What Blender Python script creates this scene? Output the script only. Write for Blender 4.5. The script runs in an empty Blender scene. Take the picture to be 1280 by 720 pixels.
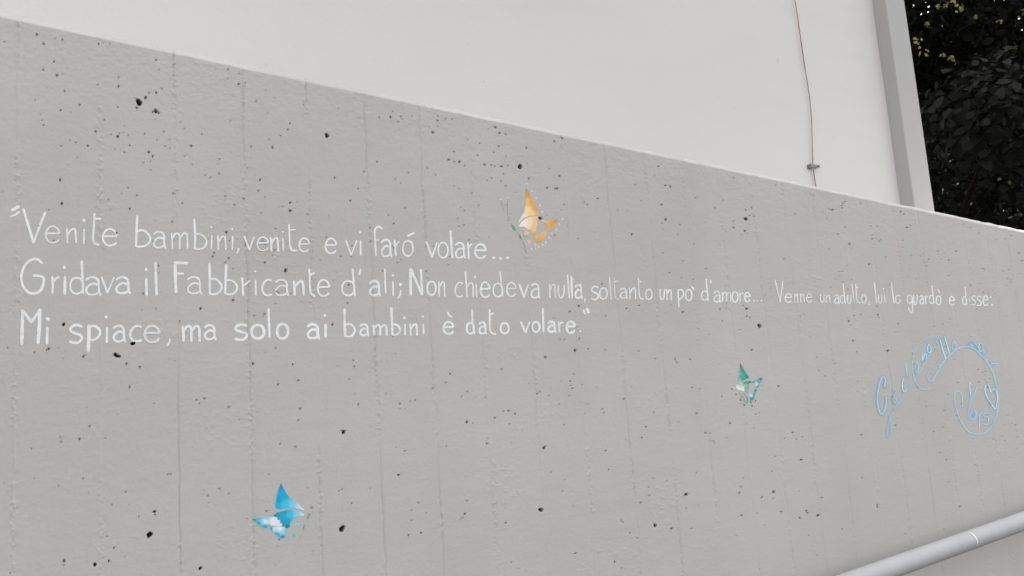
import bpy, math, random
import numpy as np
from mathutils import Matrix, Vector

sc = bpy.context.scene
col = sc.collection
random.seed(7)
rng = np.random.default_rng(11)

# ------------------------------------------------------------------ camera
# Solved from the photograph: formwork joints, the lines of lettering and the verticals give
# the lens, the tilt (about 8 degrees up, 4 degrees rolled) and the angle to the wall.
F = 1059.0
EX = np.array([1760., 28., F]); EX /= np.linalg.norm(EX)
UP = np.array([-520., -7360., F]); UP -= EX * (UP @ EX); UP /= np.linalg.norm(UP)
EY = np.cross(UP, EX)
RW = np.stack([EX, EY, UP], 1)          # world -> lens (x right, y down, z forward)
CAM = np.array([0., -1.2, 1.55])
cd = bpy.data.cameras.new('camera')
cam = bpy.data.objects.new('camera', cd)
col.objects.link(cam)
cd.sensor_width = 36.0
cd.lens = 36.0 * F / 1280.0
cd.clip_start = 0.02
cd.clip_end = 2000
right, down, fwd = RW[0], RW[1], RW[2]
cam.matrix_world = Matrix(((right[0], -down[0], -fwd[0], CAM[0]),
                           (right[1], -down[1], -fwd[1], CAM[1]),
                           (right[2], -down[2], -fwd[2], CAM[2]),
                           (0, 0, 0, 1)))
sc.camera = cam

# ------------------------------------------------------------------ light
SUN_EL, SUN_AZ = 52.0, 28.0             # the sun stands behind the building: azimuth from +Y towards +X
w = bpy.data.worlds.new('World'); sc.world = w; w.use_nodes = True
nt = w.node_tree; nt.nodes.clear()
sky = nt.nodes.new('ShaderNodeTexSky'); sky.sky_type = 'NISHITA'; sky.sun_disc = False
sky.sun_elevation = math.radians(SUN_EL); sky.sun_rotation = math.radians(SUN_AZ)
sky.dust_density = 5.0; sky.air_density = 1.0; sky.ozone_density = 1.0
hs = nt.nodes.new('ShaderNodeHueSaturation'); hs.inputs['Saturation'].default_value = 0.10
bg = nt.nodes.new('ShaderNodeBackground'); bg.inputs['Strength'].default_value = 0.15
wo = nt.nodes.new('ShaderNodeOutputWorld')
nt.links.new(sky.outputs[0], hs.inputs['Color']); nt.links.new(hs.outputs[0], bg.inputs['Color'])
nt.links.new(bg.outputs[0], wo.inputs['Surface'])
sl = bpy.data.lights.new('sun', 'SUN'); sl.energy = 2.2; sl.angle = math.radians(0.5); sl.color = (1.0, 0.95, 0.87)
so = bpy.data.objects.new('sun', sl); col.objects.link(so)
sv = Vector((math.sin(math.radians(SUN_AZ)) * math.cos(math.radians(SUN_EL)),
             math.cos(math.radians(SUN_AZ)) * math.cos(math.radians(SUN_EL)), math.sin(math.radians(SUN_EL))))
so.rotation_euler = sv.to_track_quat('Z', 'Y').to_euler()
so.location = (10, 20, 30)
sc.view_settings.view_transform = 'Standard'; sc.view_settings.look = 'None'
sc.view_settings.gamma = 1.0; sc.view_settings.use_curve_mapping = False
sc.view_settings.exposure = 2.03

# ------------------------------------------------------------------ helpers
def on(px, py, y=0.0):
    """the point of the plane Y=y that the photograph shows at (px, py)"""
    px = np.asarray(px, float); py = np.asarray(py, float)
    d = np.stack([(px - 640) / F, (py - 360) / F, np.ones_like(px)], -1) @ RW
    t = (y - CAM[1]) / d[..., 1]
    return CAM + t[..., None] * d

def tag(o, label=None, cat=None, group=None, kind=None):
    if label: o['label'] = label
    if cat: o['category'] = cat
    if group: o['group'] = group
    if kind: o['kind'] = kind
    return o

def empty(name, loc=(0, 0, 0)):
    o = bpy.data.objects.new(name, None); col.objects.link(o); o.location = loc
    o.empty_display_size = 0.1
    return o

def link(name, verts, faces, mat, parent=None, smooth=True):
    me = bpy.data.meshes.new(name)
    me.from_pydata([tuple(map(float, v)) for v in verts], [], [tuple(map(int, f)) for f in faces])
    me.validate(clean_customdata=False)
    if smooth: me.polygons.foreach_set('use_smooth', [True] * len(me.polygons))
    me.update()
    me.materials.append(mat)
    o = bpy.data.objects.new(name, me); col.objects.link(o)
    if parent is not None:
        o.parent = parent
        o.matrix_parent_inverse = Matrix.Translation(-Vector(parent.location))
    return o

def link_np(name, V, Q, mat, parent=None, smooth=True):
    """V (n,3), Q (m,k) constant-size faces"""
    me = bpy.data.meshes.new(name)
    V = np.ascontiguousarray(V, np.float32); Q = np.ascontiguousarray(Q, np.int32)
    m, k = Q.shape
    me.vertices.add(len(V)); me.vertices.foreach_set('co', V.ravel())
    me.loops.add(m * k); me.loops.foreach_set('vertex_index', Q.ravel())
    me.polygons.add(m)
    me.polygons.foreach_set('loop_start', np.arange(0, m * k, k, dtype=np.int32))
    me.polygons.foreach_set('loop_total', np.full(m, k, np.int32))
    me.polygons.foreach_set('use_smooth', np.full(m, smooth, bool))
    me.update(calc_edges=True)
    me.materials.append(mat)
    o = bpy.data.objects.new(name, me); col.objects.link(o)
    if parent is not None:
        o.parent = parent
        o.matrix_parent_inverse = Matrix.Translation(-Vector(parent.location))
    return o

def fattr(o, name, vals):
    a = o.data.attributes.new(name, 'FLOAT', 'POINT')
    a.data.foreach_set('value', np.ascontiguousarray(vals, np.float32))

def cattr(o, name, rgb):
    a = o.data.attributes.new(name, 'FLOAT_COLOR', 'POINT')
    c = np.ones((len(rgb), 4), np.float32); c[:, :3] = rgb
    a.data.foreach_set('color', c.ravel())

class NT:
    def __init__(s, name, rough=0.8, spec=0.3):
        s.m = bpy.data.materials.new(name); s.m.use_nodes = True
        s.t = s.m.node_tree; s.b = s.t.nodes['Principled BSDF']
        s.b.inputs['Roughness'].default_value = rough
        s.b.inputs['Specular IOR Level'].default_value = spec
        s.co = s.t.nodes.new('ShaderNodeTexCoord')
    def n(s, t): return s.t.nodes.new(t)
    def l(s, a, b): s.t.links.new(a, b)
    def noise(s, scale, detail=4, rough=0.55, stretch=None):
        n = s.n('ShaderNodeTexNoise'); n.inputs['Scale'].default_value = scale
        n.inputs['Detail'].default_value = detail; n.inputs['Roughness'].default_value = rough
        if stretch:
            mp = s.n('ShaderNodeMapping'); mp.inputs['Scale'].default_value = stretch
            s.l(s.co.outputs['Object'], mp.inputs['Vector']); s.l(mp.outputs[0], n.inputs['Vector'])
        else:
            s.l(s.co.outputs['Object'], n.inputs['Vector'])
        return n.outputs['Fac']
    def ramp(s, fac, stops):
        r = s.n('ShaderNodeValToRGB'); e = r.color_ramp.elements
        while len(e) < len(stops): e.new(0.5)
        for i, (p, c) in enumerate(stops):
            e[i].position = p
            e[i].color = (c, c, c, 1) if np.isscalar(c) else (*c, 1)
        s.l(fac, r.inputs[0]); return r.outputs[0]
    def mix(s, fac, a, b, mode='MIX'):
        x = s.n('ShaderNodeMix'); x.data_type = 'RGBA'; x.blend_type = mode
        for sock, v in ((x.inputs[0], fac), (x.inputs[6], a), (x.inputs[7], b)):
            if hasattr(v, 'is_linked'): s.l(v, sock)
            elif np.isscalar(v): sock.default_value = v
            else: sock.default_value = (*v, 1)
        return x.outputs[2]
    def bump(s, h, strength, dist, prev=None):
        b = s.n('ShaderNodeBump'); b.inputs['Strength'].default_value = strength; b.inputs['Distance'].default_value = dist
        s.l(h, b.inputs['Height'])
        if prev is not None: s.l(prev, b.inputs['Normal'])
        return b.outputs[0]
    def color(s, c):
        if hasattr(c, 'is_linked'): s.l(c, s.b.inputs['Base Color'])
        else: s.b.inputs['Base Color'].default_value = (*c, 1)
    def normal(s, n): s.l(n, s.b.inputs['Normal'])
    def attr(s, name, out='Fac'):
        a = s.n('ShaderNodeAttribute'); a.attribute_name = name; return a.outputs[out]

def lin(r, g, b):
    f = lambda v: (v / 255 / 12.92) if v <= 10 else ((v / 255 + .055) / 1.055) ** 2.4
    return (f(r), f(g), f(b))

# ------------------------------------------------------------------ materials
def wall_paint():
    m = NT('grey_concrete_paint', 0.72, 0.3)
    big = m.noise(1.7, 3)
    c = m.mix(m.ramp(big, [(0.3, 0.0), (0.7, 1.0)]), (0.452, 0.438, 0.418), (0.496, 0.482, 0.461))
    warm = m.noise(3.1, 4)
    c = m.mix(m.ramp(warm, [(0.50, 0.0), (0.68, 0.55)]), c, (0.478, 0.450, 0.428))
    run = m.noise(5.5, 5, 0.6, (1.0, 1, .09))
    c = m.mix(m.ramp(run, [(0.50, 0.0), (0.72, 0.16)]), c, (0.36, 0.35, 0.335))
    grain = m.noise(260, 3, 0.6)
    c = m.mix(m.ramp(grain, [(0.3, 0.12), (0.7, 0.0)]), c, (0.33, 0.325, 0.315))
    c = m.mix(m.attr('white'), c, (0.63, 0.625, 0.61))
    # bare cement and dirt in the blow holes, with their shade painted in darker
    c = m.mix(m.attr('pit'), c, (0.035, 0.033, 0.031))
    m.color(c)
    nb = m.bump(m.noise(420, 4, 0.6), 0.22, 0.0012)
    nb = m.bump(m.noise(70, 5, 0.6, (0.5, 1, 1.2)), 0.14, 0.003, nb)
    m.normal(nb)
    return m.m

def plaster(name, a, b):
    m = NT(name, 0.85, 0.2)
    c = m.mix(m.ramp(m.noise(1.1, 4, 0.6, (0.6, 1, 1.3)), [(0.3, 0.0), (0.7, 1.0)]), a, b)
    c = m.mix(m.ramp(m.noise(.55, 2, 0.5), [(0.35, 0.0), (0.65, .10)]), c, tuple(v * .55 for v in a))
    sp = m.noise(26, 2, 0.5)
    c = m.mix(m.ramp(sp, [(0.74, 0.0), (0.80, .22)]), c, tuple(v * .5 for v in a))
    st = m.noise(9, 5, 0.65, (0.25, 1, 1.6))
    c = m.mix(m.ramp(st, [(0.52, 0.0), (0.75, 0.10)]), c, tuple(v * 0.8 for v in a))
    m.color(c)
    nb = m.bump(m.noise(150, 5, 0.65), 0.18, 0.0022)
    nb = m.bump(m.noise(14, 4, 0.55, (0.6, 1, 1.2)), 0.14, 0.006, nb)
    m.normal(nb)
    return m.m

def letter_paint():
    m = NT('white_brush_paint', 0.55, 0.35)
    t = m.attr('thick')
    st = m.noise(230, 3, 0.6)
    k = m.n('ShaderNodeMath'); k.operation = 'ADD'; m.l(m.ramp(st, [(0.35, 0.0), (0.65, 0.32)]), k.inputs[0]); m.l(t, k.inputs[1])
    c = m.mix(m.ramp(k.outputs[0], [(0.0, 0.0), (1.0, 1.0)]), (0.49, 0.487, 0.48), (0.80, 0.805, 0.81))
    m.color(c)
    m.normal(m.bump(m.noise(300, 3), 0.25, 0.001))
    return m.m

def colour_paint():
    m = NT('coloured_brush_paint', 0.6, 0.15)
    st = m.noise(180, 4, 0.6)
    c = m.mix(m.ramp(st, [(0.42, 0.0), (0.8, 0.03)]), m.attr('col', 'Color'), (0.5, 0.49, 0.475))
    m.color(c)
    m.normal(m.bump(m.noise(300, 3), 0.25, 0.001))
    return m.m

def simple(name, c1, c2, scale, rough=0.5, spec=0.4, metal=0.0, bump=0.15, dist=0.001):
    m = NT(name, rough, spec); m.b.inputs['Metallic'].default_value = metal
    n_ = m.noise(scale, 4)
    m.color(m.mix(m.ramp(n_, [(0.35, 0.0), (0.65, 1.0)]), c1, c2))
    m.normal(m.bump(m.noise(scale * 4, 3), bump, dist))
    return m.m

M_WALL = wall_paint()
M_PLASTER = plaster('white_plaster', (0.608, 0.590, 0.566), (0.655, 0.637, 0.612))
M_PILASTER = plaster('light_grey_plaster', (0.412, 0.403, 0.396), (0.432, 0.423, 0.416))
M_LETTER = letter_paint()
M_COLOUR = colour_paint()
M_RAIL = simple('white_rail_paint', (0.395, 0.394, 0.402), (0.425, 0.423, 0.431), 26, 0.62, 0.3)
M_CHIP = simple('bare_bright_metal', (0.85, 0.85, 0.84), (0.9, 0.9, 0.9), 60, 0.4)
M_CABLE = simple('brown_cable_sheath', (0.22, 0.145, 0.11), (0.42, 0.34, 0.29), 22, 0.7)
M_CLAMP = simple('weathered_zinc', (0.16, 0.17, 0.17), (0.27, 0.28, 0.28), 180, 0.55, 0.4, 0.4)
M_ROOF = simple('dark_roof_sheet', (0.10, 0.09, 0.085), (0.14, 0.13, 0.12), 6, 0.6)
M_GROUND = simple('asphalt', (0.045, 0.044, 0.042), (0.07, 0.068, 0.065), 3, 0.9, 0.2, 0, 0.4, 0.01)
M_BARK = simple('bark', (0.007, 0.0065, 0.006), (0.014, 0.013, 0.012), 18, 0.95, 0.1, 0, 0.6, 0.02)

def leaf_mat():
    m = NT('leaves', 0.65, 0.08)
    c = m.attr('col', 'Color')
    m.l(c, m.b.inputs['Base Color'])
    tr = m.n('ShaderNodeBsdfTranslucent')
    m.l(m.attr('glow', 'Color'), tr.inputs['Color'])
    ad = m.n('ShaderNodeAddShader')
    out = [n for n in m.t.nodes if n.type == 'OUTPUT_MATERIAL'][0]
    m.l(m.b.outputs[0], ad.inputs[0]); m.l(tr.outputs[0], ad.inputs[1]); m.l(ad.outputs[0], out.inputs['Surface'])
    return m.m
M_LEAF = leaf_mat()

# ------------------------------------------------------------------ noise on the wall face
def hsh(ix, iz, seed):
    n = (ix.astype(np.int64) * 374761393 + iz.astype(np.int64) * 668265263 + seed * 974634777) & 0xffffffff
    n = ((n ^ (n >> 13)) * 1274126177) & 0xffffffff
    return ((n ^ (n >> 16)) & 0xffff) / 65535.0

def vnoise(x, z, sx, sz, seed):
    u = x / sx; v = z / sz
    i = np.floor(u); j = np.floor(v); a = u - i; b = v - j
    a = a * a * (3 - 2 * a); b = b * b * (3 - 2 * b)
    i = i.astype(np.int64); j = j.astype(np.int64)
    return ((hsh(i, j, seed) * (1 - a) + hsh(i + 1, j, seed) * a) * (1 - b)
            + (hsh(i, j + 1, seed) * (1 - a) + hsh(i + 1, j + 1, seed) * a) * b) - 0.5

# ------------------------------------------------------------------ the blow holes of the concrete
# each tile: origin and scale of the enlargement they were read from, then (x, y, radius, depth 0..1)
PIT_TILES = [
 (0,20,5.333,[(245,125,10),(292,187,10),(415,158,7),(367,153,6,.5),(657,187,7),(733,187,6,.5),(690,183,4,.5),(805,193,6,.3),(1040,295,8),(360,305,8,.6),(288,360,7),(380,396,10),(420,384,5),(450,350,6,.4),(430,503,7),(530,594,8),(402,630,8),(790,410,7,.5),(790,470,9,.6),(927,575,17,1),(912,612,9,.7),(970,545,12,.6),(993,513,10,.4),(1040,510,9),(1080,488,10,.3),(1040,635,16,.7),(1020,640,9,.6),(1058,648,9,.6),(785,608,6,.5),(693,693,7),(233,563,5),(30,172,6,.5),(310,478,6,.3),(650,465,12,.15),(1060,360,9,.3),(1160,325,10,.2),(900,550,9,.3)]),
 (0,130,5.333,[(638,186,9),(785,217,10,.8),(797,197,6),(822,193,5),(855,208,6),(963,201,7),(865,278,7),(830,322,7),(992,322,10),(1018,350,9),(1005,383,6,.5),(585,280,8),(505,258,6),(468,243,5,.6),(407,280,6),(290,142,7),(280,112,5),(400,508,10),(412,662,9),(865,700,8),(912,610,7),(1092,187,6),(1228,165,6),(1048,242,6,.6),(1275,280,10),(1100,283,9,.4),(1130,240,9,.3),(1130,298,8,.3),(1005,442,9,.3),(853,560,6,.6),(807,597,5),(722,637,6,.6),(1155,600,12,.3),(1215,662,8,.4),(475,57,5),(270,72,5),(1203,120,5),(740,205,4),(1035,105,5),(515,360,6,.4),(455,405,6,.4),(767,302,6,.4),(830,147,6,.4)]),
 (240,60,5.333,[(900,583,11,1),(240,145,7,.6),(237,207,5),(312,240,9,.6),(356,232,6,.5),(350,255,5,.5),(312,170,6,.5),(428,355,7,.5),(537,658,6,.8),(537,668,6,.8),(652,503,6,.7),(640,545,8,.5),(393,658,6,.6),(490,285,7,.4),(255,490,10,.2),(550,335,9,.2),(505,433,8,.3),(1250,465,7,.5),(745,382,6,.5),(978,403,6,.4),(65,575,6,.5),(590,585,6,.5)]),
 (240,170,5.333,[(183,155,7),(180,253,8),(87,262,6),(123,276,5),(455,293,9,.6),(443,366,7),(655,445,8,.7),(655,497,10,.8),(605,470,5),(690,485,6,.3),(953,278,7,.7),(1057,433,8),(1107,352,6,.6),(283,460,6,.5),(345,420,12,.4),(1235,172,7,.5),(770,525,9,.3),(1148,240,7,.5),(230,642,9,.6),(462,515,7,.4),(700,440,4)]),
 (480,110,5.333,[(908,525,12,1),(743,263,9),(770,302,8),(812,310,6),(765,388,7),(784,523,9),(671,510,9),(469,427,7),(434,478,9),(472,492,6),(505,492,10,.6),(327,297,11,.5),(357,218,7),(358,190,5),(410,207,6),(454,208,6),(303,260,5),(357,253,5),(46,195,9,.6),(58,157,6),(95,225,9,.4),(112,190,6),(187,187,5),(120,205,5,.5),(950,400,7),(1135,357,8),(1187,335,7),(1170,589,8),(1088,667,8),(1142,672,8,.5),(1156,670,8,.5),(967,605,7),(690,617,6),(720,603,6),(797,573,6),(812,655,6),(778,620,5),(740,523,6),(717,515,6),(827,518,6),(733,430,5),(625,450,6,.5),(1100,540,8,.3),(640,370,6),(560,345,5),(162,565,6),(345,580,6,.5),(110,635,5),(75,610,7,.4),(952,505,7,.4),(890,497,6,.3),(470,655,6,.4),(292,535,4),(812,453,5),(700,272,5)]),
 (720,160,5.333,[(1133,607,9,1),(1172,533,7),(1157,585,6),(1155,645,5),(1052,667,7),(1052,622,5),(1125,687,7,.8),(1133,548,7,.5),(1185,590,4),(550,257,7),(597,384,8),(628,388,7),(632,396,6),(571,512,8),(598,612,10,.6),(692,645,6),(145,470,7,.7),(55,494,6),(372,710,9,.5),(928,535,7,.4),(278,552,7,.4),(340,552,7,.3),(395,382,8,.4),(1052,335,9,.3),(435,490,9,.2),(795,470,9,.2),(520,322,6,.4),(575,635,5)]),
 (960,200,5.333,[(430,333,9),(408,330,5),(500,290,6,.7),(497,305,5,.7),(513,278,5),(494,320,6),(180,361,6),(50,170,6),(543,561,8),(557,590,5,.4),(468,496,6,.5),(695,528,7,.5),(408,594,6,.4),(673,697,7,.7),(885,350,6,.5),(908,362,5),(925,452,6),(952,440,5,.5),(960,330,5),(1205,668,5,.5),(1255,605,6,.4),(620,290,6,.4),(528,704,5,.5),(1075,663,5)]),
 (1080,240,6.4,[(40,580,8),(66,378,7,.5),(738,478,7,.5),(680,548,8,.4),(680,672,7,.4),(1243,492,7,.5),(960,620,7,.4),(850,287,6),(800,258,6,.5),(342,285,8),(372,270,6),(295,162,7),(380,140,7),(520,540,7,.4),(922,332,8,.3),(925,450,6,.3)]),
 (160,250,8,[(18,92,9),(860,532,11),(848,567,12),(1007,583,12),(975,625,9,.6),(1047,688,8),(985,325,10,.5),(250,415,7),(1018,410,9,.5),(800,388,7,.5),(920,498,8,.4),(302,658,10),(445,215,7),(275,208,7,.5),(545,30,9,.4),(1065,50,9,.4)]),
 (620,225,7.578,[(420,363,12,1)]),
 (0,250,8,[(617,35,13,.8),(678,40,9,.4),(487,97,9,.5),(390,257,9),(538,407,9),(1165,330,13),(1105,95,8,.4),(312,147,7,.3)]),
 (300,260,8,[(503,27,12,.8),(250,545,13,.6),(457,616,15,.9),(457,632,15,.9),(680,72,12,.3),(213,52,9,.3),(240,335,9,.4),(887,80,9,.3)]),
 (460,260,8,[(258,157,9,.7),(238,388,8),(260,400,8),(447,459,8),(332,520,9),(295,548,8),(823,488,9),(807,570,9),(1012,322,9),(910,187,13,.4),(582,633,13,.4),(660,388,8,.6),(965,30,11,.4),(1215,290,8,.4),(150,632,9,.5)]),
 (300,315,8,[(365,395,12,.7),(385,410,10),(1086,330,12),(1078,512,9,.6),(505,420,8,.5),(243,620,10,.5),(143,637,7,.5)]),
 (160,315,8,[(302,140,9),(302,215,8,.6),(150,417,12,.5),(725,568,14,.6),(1052,482,14,.5),(518,692,9,.6),(282,572,10,.4),(140,575,10,.4),(1263,637,8,.5)]),
 (0,370,8,[(636,286,13,1),(487,530,15,.8),(465,544,10,.7),(342,567,10,.6),(832,608,12,.8),(850,597,9),(1150,583,12,1),(1160,594,12,1),(1178,602,12,1),(1195,605,10,1),(1263,680,11),(75,520,9,.5),(632,626,8,.5),(655,556,8,.4),(368,373,7,.7),(580,525,14,.2)]),
 (140,370,8,[(205,477,14,1),(222,471,11,1),(186,476,9),(277,712,9),(885,128,12,.6),(1213,42,12,.5),(440,130,12,.4),(678,252,8,.7),(625,655,12,.3),(570,635,12,.25)]),
 (280,370,8,[(1085,285,12,.8),(405,180,11,.5),(303,198,8,.6),(392,208,7),(515,78,9,.5),(517,518,9,.4),(290,680,14,.5),(687,684,9,.8),(685,325,8,.4)]),
 (420,370,8,[(172,647,8),(183,705,9),(118,72,9,.7),(808,238,8,.5),(598,580,9,.4)]),
 (600,370,8,[(902,157,12),(990,100,11,.8),(950,540,12,.8),(955,555,10,.8),(655,612,12),(1083,533,8,.5),(998,428,9,.6),(800,435,8,.5),(843,437,6),(738,222,9,.4),(895,350,8,.7),(1258,200,9,.4),(1247,543,9,.3)]),
 (680,330,9.114,[(665,228,10,.8),(1083,472,12,.5),(940,510,12,.5),(968,540,12,.4),(703,592,10,.4),(1130,527,9,.4),(430,78,8,.3),(1020,213,8,.4)]),
 (800,330,8,[(430,482,10,.9),(803,452,10,.8),(1067,448,14,.9),(1194,615,13,1),(1202,630,11,1),(1073,525,9,.6),(1103,540,10,.5),(1033,418,9,.5),(297,90,8,.6),(175,387,9,.4),(307,413,7,.4)]),
 (950,340,10.59,[(145,203,9,.5),(365,167,9,.3),(578,555,9,.5),(540,655,10,.4),(820,675,11,.4),(1175,652,14,.9),(1157,615,10,.4),(1243,580,10,.6),(70,310,14,.2)]),
 (1050,340,10.59,[(503,570,14,.8),(515,600,15,.4),(425,600,10,.3),(490,455,8,.7),(275,570,10,.5),(185,580,9,.5),(775,688,10,.4),(665,170,10,.6),(613,172,10,.4),(322,360,8,.7)]),
 (1140,340,10.59,[(770,180,12,.5),(487,55,11,.4),(858,497,14,.3),(500,630,12,.3),(1100,297,11,.3),(1145,475,9,.4),(770,415,8,.8),(500,470,9,.3)]),
 (0,430,5.333,[(595,550,8,.7),(530,635,10,.6),(843,133,8),(932,155,8),(862,283,7),(862,293,7),(1027,396,5),(408,655,12,.35),(400,625,12,.3),(208,702,6,.5),(785,470,6,.4),(703,628,6,.5),(578,422,6,.4)]),
 (0,585,5.333,[(1001,442,13,1),(992,452,12,1),(1030,292,8,1),(1033,312,7,.9),(838,162,7),(745,247,6),(925,325,6),(633,645,10,1),(725,623,9,.8),(760,535,9,.5),(713,456,5),(427,622,13,.6),(425,650,11,.35),(833,593,6,.4),(553,72,7,.5),(228,72,7,.4),(390,122,6,.5),(860,245,6,.4),(1120,44,7,.5),(1137,44,7,.5),(68,702,6,.6),(92,695,6,.5),(590,165,8,.3),(27,105,7,.3)]),
 (240,430,5.333,[(573,273,9),(709,244,8),(408,132,8,.6),(672,136,6),(558,27,6,.6),(1074,112,6),(1082,152,6),(1050,237,6,.5),(971,147,6,.4),(1012,588,10,1),(998,578,6,.9),(1110,404,7),(721,434,9,.5),(708,510,7,.5),(587,668,6),(245,423,12,.4),(83,366,9,.5),(28,375,7,.5),(50,398,6),(690,690,14,.3),(487,62,5),(1085,337,7,.3),(435,458,6,.3),(318,508,8,.3)]),
 (240,585,5.333,[(1001,406,16,1),(1002,142,6),(980,155,6),(1063,236,6,.7),(1187,139,5,.5),(497,288,7,.8),(583,480,8,.6),(569,527,6,.4),(513,44,6,.5),(185,143,12,.35),(105,187,11,.35),(110,235,10,.25),(55,670,9,1),(245,175,10,.25),(172,382,5,.4),(80,152,5,.5),(808,556,8,.4),(558,647,6,.4),(770,135,10,.2),(864,518,8,.4)]),
 (480,430,5.333,[(441,200,7),(412,259,7),(785,170,7),(1076,89,8),(553,522,11,.7),(740,494,8),(830,447,8),(797,450,6,.6),(875,467,8,.6),(106,401,8),(176,383,6),(208,376,6),(557,318,7,.5),(519,351,5),(678,360,6,.4),(325,297,7,.5),(1068,694,7,1),(1075,683,7,.9),(1200,540,6),(1022,333,9,.5),(1040,320,6),(1100,347,9,.3),(687,665,7,.7),(690,632,7,.4),(838,534,6),(415,684,6),(137,715,6),(82,689,5),(918,579,5,.4),(15,333,6,.5),(1258,297,7,.5),(1245,280,5),(1267,203,7,.4),(20,122,6,.3),(1275,45,9),(592,528,5),(110,432,5),(140,432,4),(610,355,6,.3),(850,660,6,.3)]),
 (480,585,5.333,[(1047,280,11,1),(97,47,9,.9),(230,233,7),(182,282,6),(184,350,6),(280,300,5),(164,450,8),(247,434,8,.7),(540,307,9,.9),(524,336,10,.35),(514,346,9,.3),(553,219,7,.5),(811,366,7),(1115,27,6),(1190,154,6,.5),(1202,80,5),(810,268,5,.4),(850,630,5),(1275,570,8),(895,178,6,.3),(1260,257,6,.4),(945,690,6,.3),(750,240,8,.2),(895,675,9,.2),(1022,583,6,.3)]),
 (720,430,5.333,[(658,92,5,.9),(662,104,5,.9),(667,115,5,.9),(673,126,5,.8),(773,292,6),(762,103,6,.6),(530,100,6,.5),(420,48,6),(323,367,8),(520,458,6),(805,463,8),(467,553,7,.6),(437,627,7,.6),(1028,530,8),(865,595,8),(177,436,6),(186,462,6),(1201,468,6),(1220,460,5),(1173,42,7,.8),(198,712,7),(370,287,6,.4),(40,275,9,.25),(683,523,8,.3),(1005,630,9,.25),(82,37,6,.5),(195,42,8,.3),(825,302,5),(1022,205,6,.4),(332,636,6,.4),(925,665,8,.3)]),
 (720,585,5.333,[(735,177,8,1),(431,233,8),(528,384,9,1),(638,405,10,.7),(260,628,9),(1090,168,8,.7),(1100,127,7,.6),(1107,318,8,.6),(1240,196,7,.7),(302,349,6,.6),(313,360,6,.6),(220,12,6),(483,130,6,.6),(491,184,7,.5),(362,436,7,.5),(770,403,6,.5),(735,270,7,.4),(606,86,6),(515,72,6,.5),(305,667,6,.5),(1258,382,6,.4),(412,470,11,.25),(802,33,8,.3),(1115,68,6,.4),(1207,303,5),(815,250,6,.3),(1070,453,5)]),
 (960,400,5.333,[(801,207,9,.9),(567,138,7,.7),(592,213,6,.5),(323,250,5),(538,8,7),(553,37,5),(870,28,6,.5),(338,337,8,.4),(378,375,8,.4),(70,443,8,.5),(827,513,5),(1055,580,9,.4),(1050,550,6,.4),(852,703,6),(602,412,5),(767,172,6,.4),(280,112,6,.3),(600,483,8,.2)]),
 (960,520,4,[(125,83,5,.9),(143,118,5),(172,106,4),(84,113,4,.5),(168,219,4,1),(20,276,4,.8),(36,204,3),(30,381,5,1),(28,412,3,.6),(155,376,3,.6),(267,410,5,.6),(66,479,6,.6),(192,474,5,.9),(197,484,5,.9),(160,511,5,.9),(251,497,5,1),(370,567,4,.8),(547,446,5,.9),(549,456,5,.9),(472,310,3),(688,590,4),(468,95,5,.7),(640,48,4),(830,79,4),(860,185,4),(894,222,4),(903,331,4),(961,454,6,.6),(879,566,3),(205,598,4),(245,698,4),(876,56,3),(1035,246,3,.5),(775,117,4,.4),(893,497,5,.3)]),
]
pits = []                               # (x, z, rx, rz, darkness, depth)
for ox, oy, s, lst in PIT_TILES:
    for p in lst:
        zx, zy, r = p[:3]; dk = p[3] if len(p) > 3 else .58
        px, py, rp = ox + zx / s, oy + zy / s, max(r / s * (1.18 if dk >= .95 else .78), 0.72)
        c = on(px, py); a = on(px + rp, py); b = on(px, py + rp)
        rz = abs(c[2] - b[2]); rx = min(abs(a[0] - c[0]), 1.6 * rz)
        pits.append((c[0], c[2], rx, rz, dk, min(0.009, (0.4 + dk) * 2.2 * rz) * (1 if dk > .45 else .45)))
# small ones in loose swarms, as vibrated concrete leaves them
def top_front(x): return 2.0929 - 0.0714 * x          # lower edge of the bevel along the wall's top
for k in range(46):
    cx = rng.uniform(-0.5, 2.4); cz = top_front(cx) - abs(rng.normal(0, .30)) - .03; sp = rng.uniform(.02, .07)
    for q in range(rng.integers(4, 15)):
        x = rng.normal(cx, sp); z = rng.normal(cz, sp * .7)
        if z > top_front(x) - .01: continue
        r = rng.uniform(.0006, .0013) * (1 + .35 * max(x, 0)); dk = rng.uniform(.1, .4)
        pits.append((x, z, r, r, dk, r * 1.5))
for k in range(160):
    x = rng.uniform(-1.2, 3.0); z = rng.uniform(.7, top_front(x) - .02)
    if 0.0 < x < 2.4 and z > 1.2: continue
    r = rng.uniform(.0009, .003); pits.append((x, z, r, r, rng.uniform(.4, 1), min(.008, 2.5 * r)))
PITS = np.array(pits)

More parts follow.
